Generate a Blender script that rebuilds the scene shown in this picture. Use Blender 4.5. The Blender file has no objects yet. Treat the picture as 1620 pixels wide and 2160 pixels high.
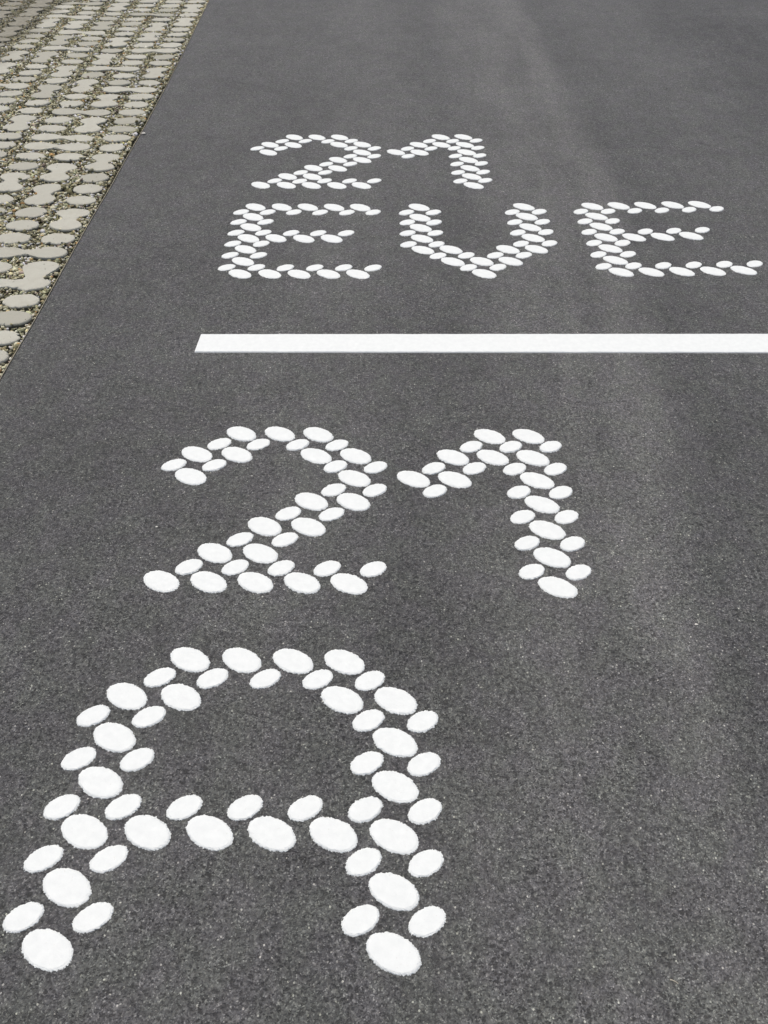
import bpy, math, random
import numpy as np
from mathutils import noise, Vector

# ------------------------------------------------------------------ camera, light, exposure
S = bpy.context.scene
C = S.collection
cam_d = bpy.data.cameras.new('camera'); cam = bpy.data.objects.new('camera', cam_d); C.objects.link(cam)
cam_d.sensor_fit = 'VERTICAL'; cam_d.sensor_height = 36; cam_d.sensor_width = 36; cam_d.lens = 26
cam_d.clip_start = 0.02; cam_d.clip_end = 500
cam.location = (0, 0, 1.5)
cam.rotation_euler = (math.radians(90 - 47.12), 0, math.radians(-0.75))
S.camera = cam

SUN_ELEV, SUN_AZ = 73, -25          # degrees; azimuth from +Y (ahead) towards +X
w = bpy.data.worlds.new('World'); S.world = w; w.use_nodes = True
nt = w.node_tree; bg = nt.nodes['Background']
sky = nt.nodes.new('ShaderNodeTexSky'); sky.sky_type = 'NISHITA'; sky.sun_disc = False
sky.sun_elevation = math.radians(SUN_ELEV); sky.sun_rotation = math.radians(SUN_AZ)
sky.air_density = 1.0; sky.dust_density = 6.0; sky.ozone_density = 0.6
nt.links.new(sky.outputs[0], bg.inputs[0]); bg.inputs[1].default_value = 0.11
sd = bpy.data.lights.new('sun', 'SUN'); sd.energy = 1.25; sd.angle = math.radians(16); sd.color = (1, 0.965, 0.92)
sun = bpy.data.objects.new('sun', sd); C.objects.link(sun)
az, el = math.radians(SUN_AZ), math.radians(SUN_ELEV)
sun.rotation_euler = Vector((math.sin(az)*math.cos(el), math.cos(az)*math.cos(el), math.sin(el))).to_track_quat('Z', 'Y').to_euler()
S.view_settings.view_transform = 'Standard'; S.view_settings.look = 'None'
S.view_settings.gamma = 1; S.view_settings.use_curve_mapping = False
S.view_settings.exposure = 0.28

rnd = random.Random(7)
rng = np.random.default_rng(7)

# ------------------------------------------------------------------ helpers
def link_mesh(name, verts, faces, mat, parent=None, loc=(0, 0, 0), smooth=False):
    me = bpy.data.meshes.new(name); me.from_pydata([tuple(v) for v in verts], [], faces); me.update()
    if smooth: me.polygons.foreach_set('use_smooth', [True]*len(me.polygons))
    o = bpy.data.objects.new(name, me); C.objects.link(o); o.location = loc
    if mat: me.materials.append(mat)
    if parent: o.parent = parent
    return o
def tag(o, label=None, cat=None, group=None, kind=None):
    if label: o['label'] = label
    if cat: o['category'] = cat
    if group: o['group'] = group
    if kind: o['kind'] = kind
    return o
class N:
    """small node-tree builder"""
    def __init__(s, name, rough=0.9, spec=0.3, dim='3D'):
        s.dim = dim
        s.m = bpy.data.materials.new(name); s.m.use_nodes = True; s.t = s.m.node_tree
        s.b = s.t.nodes['Principled BSDF']; s.b.inputs['Roughness'].default_value = rough
        s.b.inputs['Specular IOR Level'].default_value = spec
        s.pos = s.t.nodes.new('ShaderNodeNewGeometry').outputs['Position']
    def new(s, typ, **kw):
        n = s.t.nodes.new(typ)
        for k, v in kw.items(): setattr(n, k, v)
        return n
    def put(s, sock, v):
        if isinstance(v, (int, float)): sock.default_value = v
        elif isinstance(v, (tuple, list)): sock.default_value = tuple(v) + ((1,) if len(v) == 3 and sock.type == 'RGBA' else ())
        else: s.t.links.new(v, sock)
    def math(s, op, a, b=0.0, clamp=False):
        n = s.new('ShaderNodeMath', operation=op, use_clamp=clamp); s.put(n.inputs[0], a); s.put(n.inputs[1], b); return n.outputs[0]
    def noise(s, scale, detail=3, rough=0.5, vec=None, dist=0):
        n = s.new('ShaderNodeTexNoise', noise_dimensions=s.dim); s.put(n.inputs['Vector'], vec or s.pos)
        n.inputs['Scale'].default_value = scale; n.inputs['Detail'].default_value = detail
        n.inputs['Roughness'].default_value = rough; n.inputs['Distortion'].default_value = dist
        return n.outputs[0]
    def vor(s, scale, feature='F1', vec=None, rnd=1.0):
        n = s.new('ShaderNodeTexVoronoi', feature=feature, voronoi_dimensions=s.dim); s.put(n.inputs['Vector'], vec or s.pos)
        n.inputs['Scale'].default_value = scale; n.inputs['Randomness'].default_value = rnd
        return n
    def ramp(s, f, stops):
        n = s.new('ShaderNodeValToRGB'); s.put(n.inputs[0], f); e = n.color_ramp.elements
        while len(e) < len(stops): e.new(0.5)
        for x, (p, c) in zip(e, stops):
            x.position = p; x.color = (c, c, c, 1) if isinstance(c, (int, float)) else (*c, 1)
        return n.outputs[0]
    def mix(s, f, a, b, mode='MIX'):
        n = s.new('ShaderNodeMix', data_type='RGBA', blend_type=mode); s.put(n.inputs[0], f)
        s.put(n.inputs[6], a); s.put(n.inputs[7], b); return n.outputs[2]
    def xyz(s, v=None):
        n = s.new('ShaderNodeSeparateXYZ'); s.put(n.inputs[0], v or s.pos); return n.outputs
    def scale(s, v3, vec=None):
        n = s.new('ShaderNodeMapping'); s.put(n.inputs[0], vec or s.pos); n.inputs['Scale'].default_value = v3; return n.outputs[0]
    def bump(s, h, dist, strength=1.0):
        n = s.new('ShaderNodeBump'); n.inputs['Distance'].default_value = dist; n.inputs['Strength'].default_value = strength
        s.put(n.inputs['Height'], h); s.put(s.b.inputs['Normal'], n.outputs[0])
    def color(s, c): s.put(s.b.inputs['Base Color'], c)

# ------------------------------------------------------------------ materials
def mat_asphalt():
    n = N('asphalt', rough=0.62, spec=0.48, dim='2D')
    v1 = n.vor(430); v2 = n.vor(230)
    g1 = n.new('ShaderNodeSeparateColor'); n.put(g1.inputs[0], v1.outputs['Color'])
    g2 = n.new('ShaderNodeSeparateColor'); n.put(g2.inputs[0], v2.outputs['Color'])
    # chippings: each cell its own grey, a few pale, a few nearly black
    c1 = n.ramp(g1.outputs[0], [(0, (.018, .018, .019)), (.3, (.040, .040, .041)), (.7, (.069, .069, .070)), (.92, (.115, .115, .115)), (1, (.26, .26, .25))])
    c2 = n.ramp(g2.outputs[1], [(0, (.027, .027, .028)), (.5, (.058, .058, .060)), (.9, (.082, .081, .079)), (1, (.15, .148, .14))])
    c = n.mix(0.45, c1, c2)
    # rare bright chips
    v3 = n.vor(190); g3 = n.new('ShaderNodeSeparateColor'); n.put(g3.inputs[0], v3.outputs['Color'])
    chip = n.math('MULTIPLY', n.ramp(g3.outputs[0], [(.987, 0), (.993, 1)]), n.ramp(v3.outputs['Distance'], [(.28, 1), (.42, 0)]))
    c = n.mix(chip, c, (.30, .295, .27))
    # grains and clumps one can still see from further off
    v4 = n.vor(150); g4 = n.new('ShaderNodeSeparateColor'); n.put(g4.inputs[0], v4.outputs['Color'])
    q4 = n.ramp(g4.outputs[1], [(0, .7), (.5, 1.02), (.92, 1.08), (1, 1.3)])
    c = n.mix(1.0, c, q4, 'MULTIPLY')
    # open pores in the mat
    pore = n.ramp(n.noise(120, 3, .65, vec=n.scale((.75, 1.2, 1))), [(.345, 1), (.40, 0)])
    wv = n.new('ShaderNodeVectorMath', operation='ADD'); jit = n.new('ShaderNodeTexNoise', noise_dimensions='2D'); jit.inputs['Scale'].default_value = 210; n.put(jit.inputs['Vector'], n.pos)
    js = n.new('ShaderNodeVectorMath', operation='SCALE'); n.put(js.inputs[0], jit.outputs['Color']); js.inputs['Scale'].default_value = .006
    n.put(wv.inputs[0], n.pos); n.put(wv.inputs[1], js.outputs[0])
    def pits(sc, frac, rad):
        v = n.vor(sc, vec=n.scale((.62, 1, 1), vec=wv.outputs[0])); g = n.new('ShaderNodeSeparateColor'); n.put(g.inputs[0], v.outputs['Color'])
        return n.math('MULTIPLY', n.ramp(g.outputs[0], [(frac - .01, 1), (frac, 0)]), n.ramp(v.outputs['Distance'], [(rad*.6, 1), (rad, 0)]))
    clus = n.ramp(n.noise(7, 3, .6), [(.35, .45), (.6, 1)])
    pore = n.math('MAXIMUM', n.math('MULTIPLY', pore, .7), n.math('MULTIPLY', n.math('MAXIMUM', n.math('MAXIMUM', pits(260, .22, .42), pits(120, .12, .36)), pits(64, .08, .27)), clus))
    c = n.mix(n.math('MULTIPLY', pore, .88), c, (.010, .010, .010))
    # mottling of binder and dust
    m1 = n.noise(1.6, 4, .6); m2 = n.noise(9, 3, .6); m3 = n.noise(38, 2, .6)
    k = n.math('ADD', n.math('MULTIPLY', n.math('SUBTRACT', m1, .5), .7), n.math('MULTIPLY', n.math('SUBTRACT', m2, .5), .55))
    k = n.math('ADD', k, n.math('MULTIPLY', n.math('SUBTRACT', m3, .5), .6))
    k = n.math('ADD', k, n.math('MULTIPLY', n.math('SUBTRACT', n.noise(75, 2, .6), .5), .5))
    hue = n.ramp(n.noise(11, 3, .6), [(.38, 0), (.62, 1)])
    tint = n.mix(hue, (1.06, 1.13, 1.04), (1.07, 1.08, 1.09))
    c = n.mix(1.0, c, tint, 'MULTIPLY')
    # dusty wheel tracks that run along the road; they swing left close to the camera
    X = n.xyz(); wob = n.math('MULTIPLY', n.math('SUBTRACT', n.noise(1.1, 3, .6, vec=n.scale((1, .6, 1))), .5), .22)
    near = n.math('MULTIPLY', n.ramp(n.math('MULTIPLY', X[1], .25), [(.12, 1), (.8, 0)]), .40)
    xs = n.math('ADD', n.math('ADD', X[0], near), wob)
    def band(x0, wd, amt, edge=None):
        d = n.math('ABSOLUTE', n.math('SUBTRACT', xs, x0))
        return n.math('MULTIPLY', n.ramp(n.math('DIVIDE', d, wd), [(0, 1), (.45, .75), (1, 0)]), amt)
    wear = n.math('ADD', n.math('ADD', band(1.04, .13, .6), band(.78, .42, .8)), n.math('ADD', band(-.02, .35, .35), band(1.72, .45, .25)))
    wear = n.math('SUBTRACT', wear, band(2.8, .9, .55))
    streak = n.noise(6, 4, .65, vec=n.scale((1, .22, 1)))
    wear = n.math('MULTIPLY', wear, n.ramp(streak, [(.32, .35), (.62, 1)]))
    # darker edge strip and darker far right
    k = n.math('ADD', k, n.math('MULTIPLY', wear, .55))
    k = n.math('ADD', n.math('MULTIPLY', k, 1.0), 1.08)
    kk = n.new('ShaderNodeCombineColor'); [n.put(kk.inputs[i], k) for i in range(3)]
    c = n.mix(1.0, c, kk.outputs[0], 'MULTIPLY')
    c = n.mix(n.math('MULTIPLY', wear, .10), c, (.22, .21, .19))
    n.color(c)
    h = n.math('ADD', n.math('MULTIPLY', v1.outputs['Distance'], -.6), n.math('MULTIPLY', n.noise(300, 3, .65), 1.3))
    h = n.math('ADD', h, n.math('MULTIPLY', g1.outputs[2], .35))
    h = n.math('SUBTRACT', h, n.math('MULTIPLY', pore, 1.2))
    n.bump(h, 0.0014, .8)
    return n.m
def mat_paint():
    n = N('white_road_paint', rough=0.75, spec=0.4)
    a = n.noise(60, 3, .6); b = n.noise(420, 2, .6)
    c = n.mix(n.ramp(a, [(.35, 0), (.7, 1)]), (.665, .70, .684), (.71, .745, .726))
    spk = n.math('MULTIPLY', n.ramp(n.noise(210, 2, .6, vec=n.scale((1, 1, 1))), [(.70, 0), (.74, 1)]), .25)
    c = n.mix(spk, c, (.42, .40, .34))
    n.color(c); n.bump(n.math('ADD', n.math('MULTIPLY', b, .6), a), .0008, .4)
    return n.m
def dark_corner_mask(n):  # mask for the darker tone in the far left corner
    X = n.xyz()
    e = n.math('ADD', X[0], n.math('MULTIPLY', n.math('SUBTRACT', n.noise(4, 3, .6), .5), .35))
    return n.math('MULTIPLY', n.ramp(n.math('ADD', e, 3.0), [(.52, 1), (.66, 0)]), n.ramp(n.math('MULTIPLY', X[1], .125), [(.62, 0), (.68, 1)]))
def mat_paver():
    n = N('cast_concrete', rough=0.85, spec=0.35)
    oi = n.new('ShaderNodeObjectInfo').outputs['Random']
    base = n.ramp(oi, [(0, (.31, .312, .258)), (.3, (.385, .388, .33)), (1, (.44, .444, .380))])
    m = n.noise(22, 4, .6); f = n.noise(330, 2, .6)
    base = n.mix(n.ramp(m, [(.3, 0), (.75, 1)]), base, n.mix(.5, base, (.36, .345, .29)))
    base = n.mix(n.math('MULTIPLY', n.ramp(f, [(.55, 0), (.75, 1)]), .35), base, (.26, .25, .20))
    pit = n.ramp(n.noise(75, 1, .5), [(.22, 1), (.27, 0)])
    base = n.mix(n.math('MULTIPLY', pit, .8), base, (.10, .095, .07))
    grime = n.ramp(n.noise(7, 4, .7), [(.55, 0), (.8, 1)])
    base = n.mix(n.math('MULTIPLY', grime, .35), base, (.24, .225, .16))
    d = dark_corner_mask(n)
    base = n.mix(n.math('MULTIPLY', d, n.ramp(n.noise(35, 4, .7), [(.3, .55), (.65, .95)])), base, (.185, .175, .135))
    z = n.xyz()[2]   # shade of the joints painted into the block sides, dark below the rim
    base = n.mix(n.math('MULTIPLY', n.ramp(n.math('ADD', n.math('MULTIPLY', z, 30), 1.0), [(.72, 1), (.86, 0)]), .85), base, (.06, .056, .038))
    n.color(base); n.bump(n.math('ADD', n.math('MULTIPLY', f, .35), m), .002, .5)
    return n.m
def mat_soil():
    n = N('gravel_bed', rough=0.95, spec=0.2)
    v = n.vor(130); g = n.new('ShaderNodeSeparateColor'); n.put(g.inputs[0], v.outputs['Color'])
    c = n.ramp(g.outputs[0], [(0, (.035, .032, .022)), (.5, (.10, .094, .065)), (.85, (.19, .18, .13)), (1, (.38, .36, .29))])
    moss = n.ramp(n.noise(6, 4, .7), [(.5, 0), (.62, 1)])
    c = n.mix(n.math('MULTIPLY', moss, .6), c, (.10, .105, .04))
    n.color(c); n.bump(v.outputs['Distance'], .008, 1)
    return n.m
def mat_stones(name='crushed_stone', gain=1.0):
    n = N(name, rough=0.95, spec=0.15)
    a = n.new('ShaderNodeAttribute', attribute_name='tone').outputs['Color']
    m = n.noise(260, 3, .6)
    c = n.mix(1.0, a, n.mix(m, (.6, .6, .6), (1.35, 1.35, 1.35)), 'MULTIPLY')
    moss = n.ramp(n.noise(5, 4, .7), [(.5, 0), (.66, 1)])
    c = n.mix(n.math('MULTIPLY', moss, .18), c, (.17, .16, .06))
    c = n.mix(n.math('MULTIPLY', dark_corner_mask(n), .55), c, (.15, .14, .10))
    n.color(c); return n.m
def mat_plain(name, col, rough=.8, var=.25, sc=60):
    n = N(name, rough=rough)
    n.color(n.mix(n.noise(sc, 4, .6), tuple(x*(1-var) for x in col), tuple(x*(1+var) for x in col)))
    return n.m
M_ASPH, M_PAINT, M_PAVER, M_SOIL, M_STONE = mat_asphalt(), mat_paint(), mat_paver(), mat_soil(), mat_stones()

# ------------------------------------------------------------------ ground and road
link_mesh('ground', [(-150, -150, -.022), (150, -150, -.022), (150, 150, -.022), (-150, 150, -.022)], [(0, 1, 2, 3)], M_SOIL)['kind'] = 'structure'
EDGE = [(-10, -1.27), (1.5, -1.247), (2.0, -1.246), (2.4, -1.240), (2.9, -1.240), (3.5, -1.232), (4.2, -1.226), (5.2, -1.232), (6.8, -1.262), (9, -1.30), (60, -2.1)]
def edge_x(y): return float(np.interp(y, [e[0] for e in EDGE], [e[1] for e in EDGE]))
#
ys = [-10] + list(np.arange(0, 12, .02)) + [60]
v = []
for y in ys:
    j = (noise.noise(Vector((y*28, 3, 0)))*.0012 + noise.noise(Vector((y*3, 9, 0)))*.002) if 0 < y < 12 else 0
    x = edge_x(y) + j
    v += [(40, y, 0), (x + .004, y, 0), (x, y, -.002), (x, y, -.06)]
f = []
for i in range(len(ys)-1):
    a = i*4; b = a+4
    f += [(a, b, b+1, a+1), (a+1, b+1, b+2, a+2), (a+2, b+2, b+3, a+3)]
link_mesh('road', v, f, M_ASPH)['kind'] = 'structure'

# thin worn metal edging that closes the asphalt
M_EDGE = mat_plain('weathered_metal_edging', (.27, .25, .19), .7, .4, 40)
v, f = [], []
for y in ys[1:-1]:
    x = edge_x(y) - .0022 + noise.noise(Vector((y*3, 9, 0)))*.002; z = -.0002 + noise.noise(Vector((y*9, 5, 0)))*.0012
    v += [(x - .003, y, -.05), (x - .003, y, z), (x - .0006, y, z), (x - .0006, y, -.05)]
for i in range(len(ys)-3):
    a = i*4; b = a+4
    f += [(a, a+1, b+1, b), (a+1, a+2, b+2, b+1), (a+2, a+3, b+3, b+2)]
tag(link_mesh('edging_strip', v, f, M_EDGE), 'thin pale edging strip between grey asphalt and the gravel-jointed stone pavers', 'edging')

# ------------------------------------------------------------------ painted glyphs: raised thermoplastic ovals, ground metres
GLYPHS = {
'A': ([(-0.441,0.928),(-0.567,0.835),(-0.445,0.831),(-0.572,0.737),(-0.578,0.638),(-0.32,0.925),(-0.2,0.921),(-0.08,0.917),(-0.083,0.82),(0.037,0.816),(0.033,0.718),(0.031,0.621),(-0.585,0.539),(-0.46,0.536),(-0.337,0.534),(-0.591,0.437),(-0.597,0.334),(-0.214,0.53),(-0.093,0.527),(0.027,0.522),(0.024,0.422),(0.021,0.32)],
   [(-0.502,0.882),(-0.381,0.878),(-0.63,0.788),(-0.507,0.784),(-0.636,0.69),(-0.512,0.686),(-0.26,0.875),(-0.14,0.872),(-0.021,0.867),(-0.024,0.769),(0.095,0.765),(-0.027,0.672),(0.093,0.668),(-0.643,0.588),(-0.519,0.587),(-0.395,0.584),(-0.65,0.489),(-0.524,0.487),(-0.656,0.387),(-0.529,0.385),(-0.273,0.582),(-0.151,0.579),(-0.03,0.575),(0.09,0.57),(-0.033,0.475),(0.087,0.471),(-0.038,0.374),(0.084,0.37)]),
'n2': ([(-0.415,1.725),(-0.297,1.723),(-0.179,1.718),(-0.537,1.635),(-0.417,1.631),(-0.181,1.623),(-0.063,1.62),(-0.54,1.54),(-0.066,1.526),(-0.185,1.435),(-0.067,1.432),(-0.307,1.343),(-0.188,1.34),(-0.429,1.251),(-0.309,1.248),(-0.552,1.159),(-0.431,1.155),(-0.312,1.152),(-0.193,1.149),(-0.074,1.145)],
   [(-0.476,1.68),(-0.358,1.676),(-0.239,1.672),(-0.12,1.669),(-0.597,1.589),(-0.478,1.586),(-0.122,1.576),(-0.004,1.571),(-0.124,1.48),(-0.007,1.477),(-0.246,1.39),(-0.126,1.386),(-0.368,1.297),(-0.248,1.295),(-0.489,1.205),(-0.369,1.202),(-0.25,1.198),(-0.131,1.195),(-0.012,1.191)]),
'n1': ([(0.345,1.703),(0.464,1.702),(0.226,1.611),(0.344,1.609),(0.463,1.605),(0.105,1.521),(0.224,1.517),(0.461,1.51),(0.46,1.415),(0.459,1.32),(0.456,1.224),(0.454,1.127)],
   [(0.285,1.657),(0.404,1.655),(0.524,1.654),(0.166,1.565),(0.285,1.563),(0.403,1.559),(0.522,1.557),(0.164,1.471),(0.402,1.464),(0.521,1.461),(0.399,1.369),(0.52,1.367),(0.398,1.274),(0.518,1.27),(0.396,1.178),(0.516,1.174)]),
'f2': ([(-0.415,4.069),(-0.297,4.067),(-0.179,4.066),(-0.533,3.972),(-0.414,3.968),(-0.179,3.967),(-0.06,3.968),(-0.533,3.874),(-0.06,3.868),(-0.178,3.776),(-0.059,3.774),(-0.296,3.682),(-0.178,3.676),(-0.414,3.586),(-0.296,3.582),(-0.533,3.493),(-0.413,3.489),(-0.295,3.486),(-0.176,3.484),(-0.06,3.483)],
   [(-0.474,4.019),(-0.355,4.017),(-0.238,4.013),(-0.117,4.016),(-0.593,3.926),(-0.473,3.924),(-0.117,3.92),(0.002,3.918),(-0.118,3.821),(0.001,3.82),(-0.235,3.728),(-0.117,3.727),(-0.354,3.63),(-0.236,3.629),(-0.471,3.538),(-0.353,3.534),(-0.235,3.535),(-0.117,3.533),(0.0,3.532)]),
'f1': ([(0.349,4.061),(0.468,4.062),(0.23,3.962),(0.347,3.96),(0.467,3.959),(0.111,3.868),(0.23,3.864),(0.467,3.864),(0.468,3.769),(0.467,3.67),(0.466,3.574),(0.466,3.476)],
   [(0.288,4.009),(0.408,4.007),(0.53,4.013),(0.171,3.913),(0.29,3.912),(0.409,3.915),(0.529,3.918),(0.171,3.818),(0.408,3.817),(0.529,3.82),(0.408,3.722),(0.528,3.725),(0.405,3.622),(0.526,3.625),(0.408,3.526),(0.526,3.529)]),
'E1': ([(-0.533,3.265),(-0.416,3.263),(-0.299,3.26),(-0.181,3.257),(-0.064,3.255),(-0.534,3.169),(-0.533,3.073),(-0.533,2.974),(-0.417,2.972),(-0.299,2.967),(-0.182,2.966),(-0.534,2.879),(-0.533,2.78),(-0.533,2.682),(-0.416,2.68),(-0.3,2.677),(-0.184,2.676),(-0.068,2.674)],
   [(-0.592,3.217),(-0.474,3.214),(-0.358,3.213),(-0.241,3.208),(-0.123,3.206),(-0.006,3.206),(-0.592,3.122),(-0.475,3.121),(-0.591,3.024),(-0.475,3.023),(-0.356,3.018),(-0.241,3.016),(-0.122,3.013),(-0.592,2.927),(-0.474,2.926),(-0.591,2.831),(-0.475,2.828),(-0.592,2.733),(-0.474,2.73),(-0.358,2.727),(-0.241,2.726),(-0.125,2.724),(-0.008,2.721)]),
'U': ([(0.2,3.253),(0.67,3.251),(0.199,3.153),(0.67,3.156),(0.198,3.057),(0.67,3.057),(0.199,2.961),(0.668,2.961),(0.198,2.864),(0.314,2.865),(0.549,2.864),(0.667,2.864),(0.314,2.767),(0.431,2.767),(0.548,2.767),(0.431,2.671)],
   [(0.142,3.203),(0.261,3.201),(0.611,3.201),(0.731,3.202),(0.142,3.109),(0.258,3.106),(0.61,3.105),(0.73,3.106),(0.14,3.011),(0.258,3.009),(0.61,3.009),(0.73,3.012),(0.14,2.913),(0.257,2.911),(0.61,2.912),(0.729,2.913),(0.257,2.815),(0.373,2.817),(0.491,2.816),(0.608,2.816),(0.373,2.719),(0.491,2.72)]),
'E2': ([(0.978,3.252),(1.097,3.255),(1.218,3.258),(1.342,3.261),(1.465,3.264),(0.976,3.154),(0.976,3.059),(0.976,2.961),(1.095,2.961),(1.217,2.964),(1.34,2.97),(0.974,2.866),(0.973,2.769),(0.974,2.675),(1.094,2.675),(1.216,2.677),(1.34,2.679),(1.464,2.683)],
   [(0.917,3.202),(1.038,3.203),(1.158,3.206),(1.28,3.209),(1.403,3.214),(1.528,3.219),(0.917,3.108),(1.037,3.109),(0.915,3.011),(1.035,3.012),(1.156,3.012),(1.279,3.017),(1.403,3.022),(0.916,2.915),(1.035,2.913),(0.914,2.818),(1.035,2.818),(0.914,2.721),(1.035,2.724),(1.155,2.724),(1.278,2.728),(1.403,2.732),(1.526,2.734)]),
}
def oval_mesh(a, b, ang, seed, n=110, thick=.0036):
    r = random.Random(seed); ca, sa = math.cos(ang), math.sin(ang); top = thick + r.uniform(-.0005, .0005)
    a *= r.uniform(.985, 1.015); b *= r.uniform(.98, 1.02)
    verts = [(0, 0, top)]; rings = [.35, .7, .91, .96]
    for q, rr in enumerate(rings + [1.005, 1.035]):
        for i in range(n):
            t = 2*math.pi*i/n
            j = 0 if q < 3 else (r.gauss(0, .0005) + noise.noise(Vector((math.cos(t)*4+seed, math.sin(t)*4, seed)))*.0014)
            if q == 5: j += abs(r.gauss(0, .0011))
            x, y = (a*rr + j)*math.cos(t), (b*rr + j)*math.sin(t)
            z = top + noise.noise(Vector((x*60, y*60, seed)))*.0004
            if q == 3: z -= .0007
            if q == 4: z = top*.55
            if q == 5: z = -.0006
            verts.append((x*ca - y*sa, x*sa + y*ca, z))
    faces = [(0, 1+i, 1+(i+1) % n) for i in range(n)]
    for q in range(5):
        for i in range(n):
            p, s = 1+q*n+i, 1+q*n+(i+1) % n
            faces.append((p, p+n, s+n, s))
    return verts, faces
INFO = {
 'A':  ('painted_letter', 'large dotted white letter A nearest the bottom of the picture', 'letter marking', 'dotted white letters painted on the road'),
 'n2': ('painted_number', 'big dotted white digit 2 between the letter A and the solid line', 'number marking', 'dotted white digits painted on the road'),
 'n1': ('painted_number', 'big dotted white digit 1 below the solid line, right of the big 2', 'number marking', 'dotted white digits painted on the road'),
 'f2': ('painted_number', 'small distant dotted white digit 2 above the first letter E', 'number marking', 'dotted white digits painted on the road'),
 'f1': ('painted_number', 'small distant dotted white digit 1 above the letter U', 'number marking', 'dotted white digits painted on the road'),
 'E1': ('painted_letter', 'dotted white letter E left of the U, below the distant 2', 'letter marking', 'dotted white letters painted on the road'),
 'U':  ('painted_letter', 'dotted white pointed letter U between the two letters E', 'letter marking', 'dotted white letters painted on the road'),
 'E2': ('painted_letter', 'dotted white letter E right of the U, reaching the right edge', 'letter marking', 'dotted white letters painted on the road'),
}
sid = 1
for key, (large, small) in GLYPHS.items():
    nm, lab, cat, grp = INFO[key]
    cx = sum(p[0] for p in large)/len(large); cy = sum(p[1] for p in large)/len(large)
    root = bpy.data.objects.new(nm, None); C.objects.link(root); root.location = (cx, cy, 0); root.empty_display_size = .1
    tag(root, lab, cat, grp)
    for kind, pts in (('large_dot', large), ('small_dot', small)):
        for (x, y) in pts:
            sid += 1
            if kind == 'large_dot': ve, fa = oval_mesh(.0485, .0290, math.radians(158.5 - 2.6*y), sid, thick=.0030 if y < 2 else .0026)
            else: ve, fa = oval_mesh(.0352, .0222, math.radians(22.5 + 1.2*y), sid, thick=.0030 if y < 2 else .0026)
            link_mesh(kind, ve, fa, M_PAINT, root, (x - cx, y - cy, 0))

# solid line
def line_edge(xs, ya, yb, seed):
    return [(x, ya + (yb-ya)*(x+.62)/2.0 + noise.noise(Vector((x*120, seed, 0)))*.0011 + noise.noise(Vector((x*11, seed, 4)))*.0012) for x in xs]
xs = list(np.arange(-.621, 4.2, .006))
top = line_edge(xs, 2.262, 2.238, 1); bot = line_edge([x - .006 for x in xs], 2.155, 2.126, 2)
v = []
for (p, q) in zip(top, bot):
    z = .0036 + noise.noise(Vector((p[0]*20, 1, 1)))*.0003
    v += [(p[0], p[1]+.002, -.0006), (p[0], p[1], .0022), (p[0], p[1]-.0012, z), (q[0], q[1]+.0012, z), (q[0], q[1], .0022), (q[0], q[1]-.002, -.0006)]
f = []
for i in range(len(xs)-1):
    a = i*6; b = a+6
    for k in range(5): f.append((a+k, a+k+1, b+k+1, b+k))
f.append((0, 5, 4, 3, 2, 1))
tag(link_mesh('painted_line', v, f, M_PAINT), 'solid white line painted across the road between the two rows of digits', 'line marking')

# ------------------------------------------------------------------ stone pavers on the lattice
def lobe(c, k):
    """centre of lobe in column c (0 beside the asphalt) and row k (0 at the near end)"""
    y = 2.868 + .1212*k if k <= 11 else 4.201 + .1232*(k-11)
    x = -1.338 - .186*c - .0022*c*c - (.0008*max(0, k-4) if c == 0 else .0003*max(0, k-4))
    return (x, y + .0042*min(c, 8)**2 + .03*max(0, c-8))
JOIN = {}
def join(*cells):
    for c in cells: JOIN[c] = cells
for k in (2, 7, 18, 27, 30): join((0, k), (0, k+1))
for k in (4, 6, 11, 14, 24, 26): join((1, k), (1, k+1))
for k in (0, 16, 22): join((0, k), (1, k))
join((0, -2), (0, -1), (1, -2))
for k in (9, 10, 13, 19, 29): join((1, k), (2, k))
for k in (5, 16, 20, 23): join((2, k), (2, k+1))
for k in (15, 18): join((3, k), (3, k+1))
for k in (22, 25): join((3, k), (4, k))
for k in (20, 23): join((4, k), (4, k+1))
CO, RO = range(0, 12), range(-9, 38)
pr = random.Random(21)
for c in range(3, 12):
    for k in RO:
        if (c, k) in JOIN: continue
        u = pr.random()
        if u < .17 and (c, k+1) not in JOIN: join((c, k), (c, k+1))
        elif .17 < u < .27 and c > 4 and (c-1, k) not in JOIN: join((c, k), (c-1, k))
def sd_el(px, py, cx, cy, a, b, ca, sa):
    dx, dy = px-cx, py-cy; x, y = dx*ca+dy*sa, -dx*sa+dy*ca
    q = np.sqrt((x/a)**2+(y/b)**2); return (q-1)*np.minimum(a, b)*np.where(q > 1, 1.0, 1.0)
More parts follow.
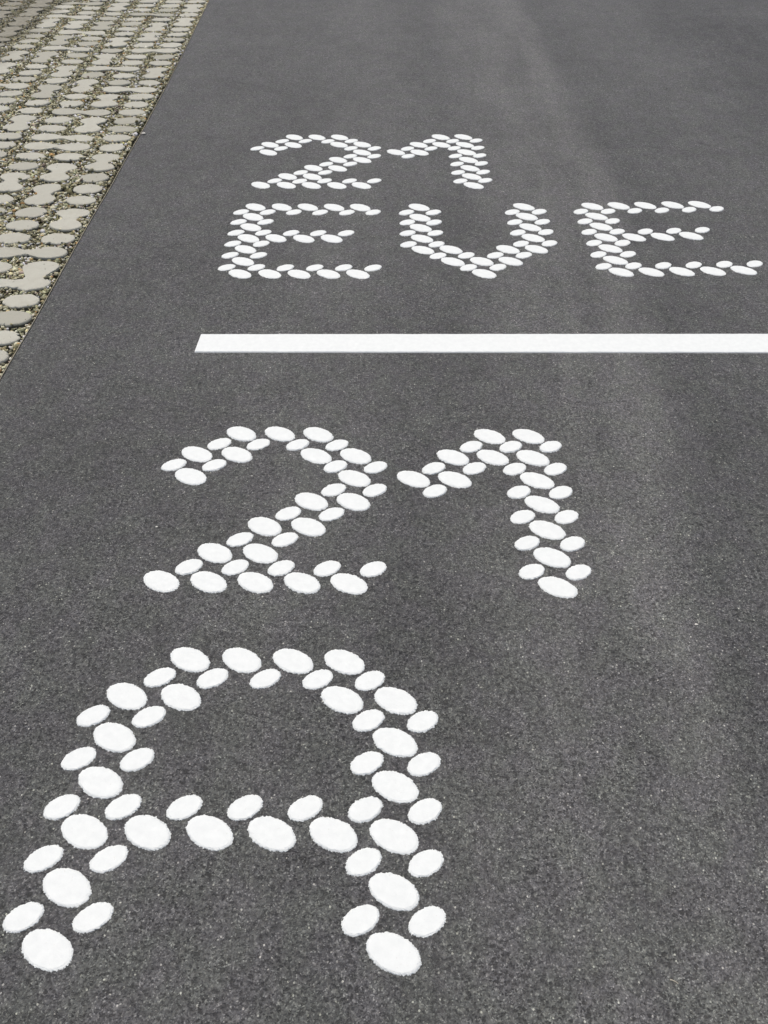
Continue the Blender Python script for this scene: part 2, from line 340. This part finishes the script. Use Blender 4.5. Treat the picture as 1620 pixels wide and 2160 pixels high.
def outline(cells, seed):
    r = random.Random(seed); pts = [lobe(*c) for c in cells]
    ox, oy = (sum(p[0] for p in pts)/len(pts), sum(p[1] for p in pts)/len(pts)) if len(pts) < 3 else pts[0]
    if len(pts) == 3: ox, oy = lobe(0, -2)
    E = [(p[0], p[1], .074*r.uniform(.95, 1.05), .0490*r.uniform(.95, 1.05), math.radians(r.uniform(-5, 5)-2)) for p in pts]
    n = 84 if len(pts) == 1 else 150
    out = []
    R = np.arange(.005, .26, .0015)
    for i in range(n):
        t = 2*math.pi*i/n; px, py = ox+R*math.cos(t), oy+R*math.sin(t)
        d = np.full(len(R), 9.)
        for e in E: d = np.minimum(d, sd_el(px, py, e[0], e[1], e[2], e[3], math.cos(e[4]), math.sin(e[4])))
        base = pts[0] if len(pts) < 3 else lobe(0, -2)
        for p in pts:
            if p == base: continue
            ax, ay = base; bx, by = p; L2 = (bx-ax)**2+(by-ay)**2
            h = np.clip(((px-ax)*(bx-ax)+(py-ay)*(by-ay))/L2, 0, 1)
            wd = .037 if abs(by-ay) > abs(bx-ax) else .024
            dn = np.hypot(px-ax-h*(bx-ax), py-ay-h*(by-ay)) - wd
            kk = .018; hh = np.clip(.5+.5*(dn-d)/kk, 0, 1); d = dn*(1-hh)+d*hh - kk*hh*(1-hh)
        ins = np.where(d < 0)[0]
        rr = R[ins[-1]] if len(ins) else .01
        out.append(rr)
    out = np.array(out)
    if len(pts) > 1: out = (np.roll(out, 1)+2*out+np.roll(out, -1))/4
    return ox, oy, out
def visible(x, y):
    p, yw = math.radians(47.12), math.radians(.75)
    fw = (math.sin(yw)*math.cos(p), math.cos(yw)*math.cos(p), -math.sin(p)); rt = (math.cos(yw), -math.sin(yw), 0)
    up = (math.sin(yw)*math.sin(p), math.cos(yw)*math.sin(p), math.cos(p)); v_ = (x, y, -1.5)
    z = sum(a*b for a, b in zip(v_, fw))
    if z <= 0: return None
    return 810+1560*sum(a*b for a, b in zip(v_, rt))/z, 1080-1560*sum(a*b for a, b in zip(v_, up))/z
ORD = ['first', 'second', 'third', 'fourth', 'fifth', 'sixth', 'seventh', 'eighth', 'ninth', 'tenth', 'eleventh', 'twelfth']
def nth(i): return ORD[i] if i < 12 else f"{i+1}{'th' if (i+1)%100 in (11,12,13) or (i+1)%10 not in (1,2,3) else ['st','nd','rd'][(i+1)%10-1]}"
seen, count, allu = set(), {}, []
lobes_all = []
for c in CO:
    for k in RO:
        cells = JOIN.get((c, k), ((c, k),))
        kid = tuple(sorted(cells))
        lobes_all.append(lobe(c, k))
        if kid in seen: continue
        seen.add(kid)
        P_ = [lobe(*q) for q in cells]; cx = sum(p[0] for p in P_)/len(P_); cy = sum(p[1] for p in P_)/len(P_)
        vis = any((-28 < visible(px+dx, py)[0] < 1620) and (-6 < visible(px, py)[1] < 900) for px, py in P_ for dx in (-.03, .06))
        allu.append((min(q[0] for q in cells), min(q[1] for q in cells), cells, vis, cx, cy))
allu.sort(key=lambda u: (u[0], u[1]))
extra = sorted([u for u in allu if not u[3]], key=lambda u: (u[4]+1.9)**2+(u[5]-4.5)**2)
nvis = sum(u[3] for u in allu)
keep = set(id(u) for u in extra[:max(0, 285-nvis)])
PAVED = []
for u in allu:
    c0, k0, cells, vis, _, _ = u
    if not vis and id(u) not in keep: continue
    PAVED += [lobe(*q) for q in cells]
    seed = 1000+c0*97+k0*3
    ox, oy, R = outline(cells, seed); n = len(R); r = random.Random(seed)
    tz = r.uniform(-.0015, .0015); sx, sy = r.uniform(-.03, .03), r.uniform(-.03, .03)
    verts, faces = [(0, 0, tz)], []
    prof = [(.45, 0, 0), (.8, 0, -.0003), (1, -.0055, -.0009), (1, -.0018, -.0028), (1, .0, -.007), (1, .002, -.04)]
    for q, (m, off, z) in enumerate(prof):
        for i in range(n):
            t = 2*math.pi*i/n
            nz = noise.noise(Vector((math.cos(t)*1.6+seed, math.sin(t)*1.6, 0)))*.0060 + noise.noise(Vector((math.cos(t)*9+seed, math.sin(t)*9, 2)))*.0016
            chip = max(0, noise.noise(Vector((math.cos(t)*3, math.sin(t)*3+seed, 7)))-.28)*.03 if q >= 2 and q < 5 else 0
            rr = R[i]*m + (off + nz - chip if q >= 2 else nz*m)
            x, y = rr*math.cos(t), rr*math.sin(t)
            zz = tz + z + x*sx + y*sy + noise.noise(Vector((x*25+seed, y*25, 1)))*.0008
            verts.append((x, y, zz if q < 5 else -.05))
    faces = [(0, 1+i, 1+(i+1) % n) for i in range(n)]
    for q in range(5):
        for i in range(n):
            p, s = 1+q*n+i, 1+q*n+(i+1) % n
            faces.append((p, p+n, s+n, s))
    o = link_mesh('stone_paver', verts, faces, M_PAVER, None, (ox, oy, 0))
    cols = sorted(set(q[0] for q in cells)); rows = sorted(set(q[1] for q in cells))
    shape = 'oval' if len(cells) == 1 else ('hourglass shaped' if len(cols) == 1 else ('dumbbell shaped' if len(cells) == 2 else 'three lobed'))
    if vis:
        i = count.get(c0, 0); count[c0] = i+1
        where = 'in the column beside the asphalt' if c0 == 0 else f'in the {nth(c0)} column from the asphalt'
        lab = f'pale {shape} paver, {nth(i)} from near end, {where}'
    else:
        lab = f'pale {shape} paver out of the picture, row {rows[0]+10} of column {c0+1}'
    tag(o, lab, 'paver', 'pale cast pavers set in gravel left of the road')
print('pavers visible', nvis, 'of', len(allu))

# ------------------------------------------------------------------ crushed stone in the joints, grit on the road
def ico():
    t = (1+5**.5)/2
    V = np.array([(-1,t,0),(1,t,0),(-1,-t,0),(1,-t,0),(0,-1,t),(0,1,t),(0,-1,-t),(0,1,-t),(t,0,-1),(t,0,1),(-t,0,-1),(-t,0,1)], float)
    V /= np.linalg.norm(V[0])
    F = np.array([(0,11,5),(0,5,1),(0,1,7),(0,7,10),(0,10,11),(1,5,9),(5,11,4),(11,10,2),(10,7,6),(7,1,8),(3,9,4),(3,4,2),(3,2,6),(3,6,8),(3,8,9),(4,9,5),(2,4,11),(6,2,10),(8,6,7),(9,8,1)])
    return V, F
IV, IF = ico()
def stones(name, P, size, cols, mat, flat=.62):
    n = len(P)
    base = IV[None]*(1+rng.uniform(-.28, .28, (n, 12, 1)))
    sc = np.stack([rng.uniform(.8, 1.35, n), rng.uniform(.65, 1.0, n), rng.uniform(flat*.7, flat*1.3, n)], 1)
    V = base*sc[:, None, :]
    tx, ty, tz = rng.uniform(-.5, .5, n), rng.uniform(-.5, .5, n), rng.uniform(0, 6.283, n)
    def rot(V, a, i, j):
        c, s = np.cos(a)[:, None], np.sin(a)[:, None]; W = V.copy()
        W[:, :, i] = c*V[:, :, i]-s*V[:, :, j]; W[:, :, j] = s*V[:, :, i]+c*V[:, :, j]; return W
    V = rot(rot(rot(V, tx, 1, 2), ty, 0, 2), tz, 0, 1)
    V = V*size[:, None, None] + P[:, None, :]
    F = (IF[None] + (np.arange(n)*12)[:, None, None]).reshape(-1)
    me = bpy.data.meshes.new(name)
    me.vertices.add(n*12); me.vertices.foreach_set('co', V.reshape(-1).astype(np.float32))
    me.loops.add(len(F)); me.loops.foreach_set('vertex_index', F.astype(np.int32))
    me.polygons.add(len(F)//3); me.polygons.foreach_set('loop_start', np.arange(0, len(F), 3, dtype=np.int32))
    me.update(calc_edges=True)
    at = me.color_attributes.new('tone', 'FLOAT_COLOR', 'POINT')
    cc = np.concatenate([cols, np.ones((n, 1))], 1); at.data.foreach_set('color', np.repeat(cc, 12, 0).reshape(-1).astype(np.float32))
    me.materials.append(mat); o = bpy.data.objects.new(name, me); C.objects.link(o); return o
PAL = np.array([(.42,.41,.33),(.30,.29,.22),(.19,.18,.12),(.12,.115,.075),(.27,.23,.15),(.50,.49,.42),(.22,.23,.16),(.30,.19,.09),(.16,.13,.12)])
PW = np.array([.20,.20,.16,.13,.09,.07,.09,.02,.04]); PW = PW/PW.sum()
LB = np.array(PAVED)
def clear(x, y, m=1.0):
    ok = np.ones(len(x), bool)
    for i in range(0, len(x), 4000):
        dx = (x[i:i+4000, None]-LB[None, :, 0])/(.076*m); dy = (y[i:i+4000, None]-LB[None, :, 1])/(.051*m)
        ok[i:i+4000] = (dx*dx+dy*dy).min(1) > 1
    return ok
def in_bridge(x, y):
    bad = np.zeros(len(x), bool)
    for cells in set(JOIN.values()):
        a = np.array(lobe(*cells[0]))
        for q in cells[1:]:
            if len(cells) == 3: a = np.array(lobe(0, -2))
            b = np.array(lobe(*q)); d = b-a; L2 = d@d
            if L2 < 1e-9: continue
            h = np.clip(((x-a[0])*d[0]+(y-a[1])*d[1])/L2, 0, 1)
            wd = .036 if abs(d[1]) > abs(d[0]) else .024
            bad |= np.hypot(x-a[0]-h*d[0], y-a[1]-h*d[1]) < wd
    return bad
n0 = 210000
gy = rng.uniform(1.3, 7.9, n0); gx = -1.254 - rng.uniform(0, 1, n0)*(2.55)
keepm = gx > -(.75 + .34*gy) - .3
gx, gy = gx[keepm], gy[keepm]
rim = rng.uniform(0, 1, len(gx)) < .07
gs = np.clip(rng.lognormal(math.log(.0058), .38, len(gx)), .0028, .0145)
ok = (clear(gx, gy, .965) | (rim & clear(gx, gy, .90))) & ~in_bridge(gx, gy)
gx, gy, gs, rim = gx[ok], gy[ok], gs[ok], rim[ok]
gx = np.minimum(gx, np.array([edge_x(t) for t in gy]) - .0065 - gs*.35)
# gravel level undulates: fuller in places, washed out under some stones
lev = np.array([noise.noise(Vector((a*5, b*5, 3))) for a, b in zip(gx, gy)])
gz = -.0072 + lev*.007 + rng.uniform(-.006, .003, len(gx)) - gs*.25
gz = np.minimum(gz, .003 - gs*.3)
gz = np.where(rim & ~clear(gx, gy, .99), .0005 + gs*.25, gz)
ci = rng.choice(len(PAL), len(gx), p=PW); gc = PAL[ci]*rng.lognormal(.22, .42, (len(gx), 1))*np.array([1.10, 1.09, .99])
gc = np.minimum(gc, .62)
tag(stones('gravel', np.stack([gx, gy, gz], 1), gs, gc, M_STONE), 'olive and tan crushed gravel filling the joints between the pale pavers', 'gravel', kind='stuff')
print('gravel', len(gx))

# fine pale grit and crumbs lying on the asphalt
n1 = 2600
py = np.concatenate([rng.uniform(.15, 2.6, n1), rng.uniform(2.6, 7, 700)]); px = rng.uniform(-1.2, 3.0, len(py))
m = np.abs(px) < .75+.36*py; px, py = px[m], py[m]
ps = np.clip(rng.lognormal(math.log(.00085), .4, len(px)), .0004, .0026)
pc = PAL[rng.choice([0, 5, 1, 4, 5, 0], len(px))]*rng.uniform(.7, 1.25, (len(px), 1))
tag(stones('grit', np.stack([px, py, ps*.35], 1), ps, pc, mat_plain('pale_grit', (.36, .35, .31)), .6), 'fine pale grit scattered over the dark asphalt', 'grit', kind='stuff')

# single pebbles and scraps
M_PEB = mat_plain('pale_pebble', (.55, .54, .49), .7, .2, 300)
def pebble(x, y, s, label, squash=.55, rz=0, el=1.3):
    V = []; r = random.Random(int(x*1000+y*77))
    for p in IV: V.append(p)
    me = bpy.data.meshes.new('pebble'); import bmesh
    bm = bmesh.new(); bmesh.ops.create_icosphere(bm, subdivisions=3, radius=1)
    for q in bm.verts:
        k = 1 + .22*noise.noise(q.co*1.3 + Vector((x*9, y*9, 0)))
        q.co = Vector((q.co.x*el*k*s, q.co.y*k*s, q.co.z*squash*k*s))
    bm.to_mesh(me); bm.free(); me.materials.append(M_PEB)
    o = bpy.data.objects.new('pebble', me); C.objects.link(o); o.location = (x, y, s*squash*.85); o.rotation_euler = (0, 0, rz)
    tag(o, label, 'pebble', 'loose pale pebbles on the asphalt')
pebble(-1.212, 4.125, .0085, 'white pebble on the asphalt rim by the edging strip, level with the distant digits')
pebble(.77, 1.01, .0028, 'tiny white pebble on bare asphalt right of the big digit 1')
pebble(-.60, 1.345, .0026, 'tiny pale pebble on dark asphalt left of the big digit 2')
M_TWIG = mat_plain('dry_twig', (.42, .39, .31), .8, .2, 200)
def twig(x, y, L, rz, label):
    v, f = [], []; n = 10; R = .0013
    for i in range(n+1):
        t = i/n; cx = (t-.5)*L; cy = math.sin(t*2.6)*L*.09; r = R*(1-.55*t)
        for k in range(6):
            a = k*math.pi/3; v.append((cx, cy+r*math.cos(a), R+r*math.sin(a)))
    for i in range(n):
        for k in range(6):
            a = i*6+k; b = i*6+(k+1) % 6; f.append((a, b, b+6, a+6))
    f += [tuple(range(5, -1, -1)), tuple(range(n*6, n*6+6))]
    o = link_mesh('twig', v, f, M_TWIG, None, (x, y, 0)); o.rotation_euler = (0, 0, rz)
    tag(o, label, 'twig')
twig(.508, .270, .014, -.5, 'short pale twig on the asphalt in the lower right corner')

# dry grass wisps and moss tufts rooted in the joints
gr = random.Random(5); v, f = [], []
while len(f) < 1500:
    y = gr.uniform(2.2, 7.2); x = -1.27 - gr.random()*(.33*y-.45+.2)
    if noise.noise(Vector((x*3, y*3, 8))) < .02: continue
    if not (clear(np.array([x]), np.array([y]), 1.0)[0] and not in_bridge(np.array([x]), np.array([y]))[0]): continue
    for b_ in range(gr.randint(2, 5)):
        a = gr.uniform(0, 6.28); L = gr.uniform(.012, .035); h = gr.uniform(.002, .010); wd = gr.uniform(.0005, .0011)
        bx, by = x+gr.uniform(-.008, .008), y+gr.uniform(-.008, .008); cu = gr.uniform(-.9, .9); pts = []
        for i in range(4):
            t = i/3; aa = a+cu*t
            pts.append((bx+math.cos(aa)*L*t, by+math.sin(aa)*L*t, -.010+h*math.sin(math.pi*min(t*.75+.1, 1))+.006*t, aa, wd*(1-.7*t)))
        s0 = len(v)
        for (qx, qy, qz, aa, ww) in pts:
            v += [(qx-math.sin(aa)*ww, qy+math.cos(aa)*ww, qz), (qx+math.sin(aa)*ww, qy-math.cos(aa)*ww, qz+.0003)]
        for i in range(3): f.append((s0+2*i, s0+2*i+1, s0+2*i+3, s0+2*i+2))
tag(link_mesh('dry_grass', v, f, mat_plain('dry_straw', (.36, .34, .15), .8, .35, 12)), 'dry yellow green grass wisps lying in the gravel joints', 'grass', kind='stuff')
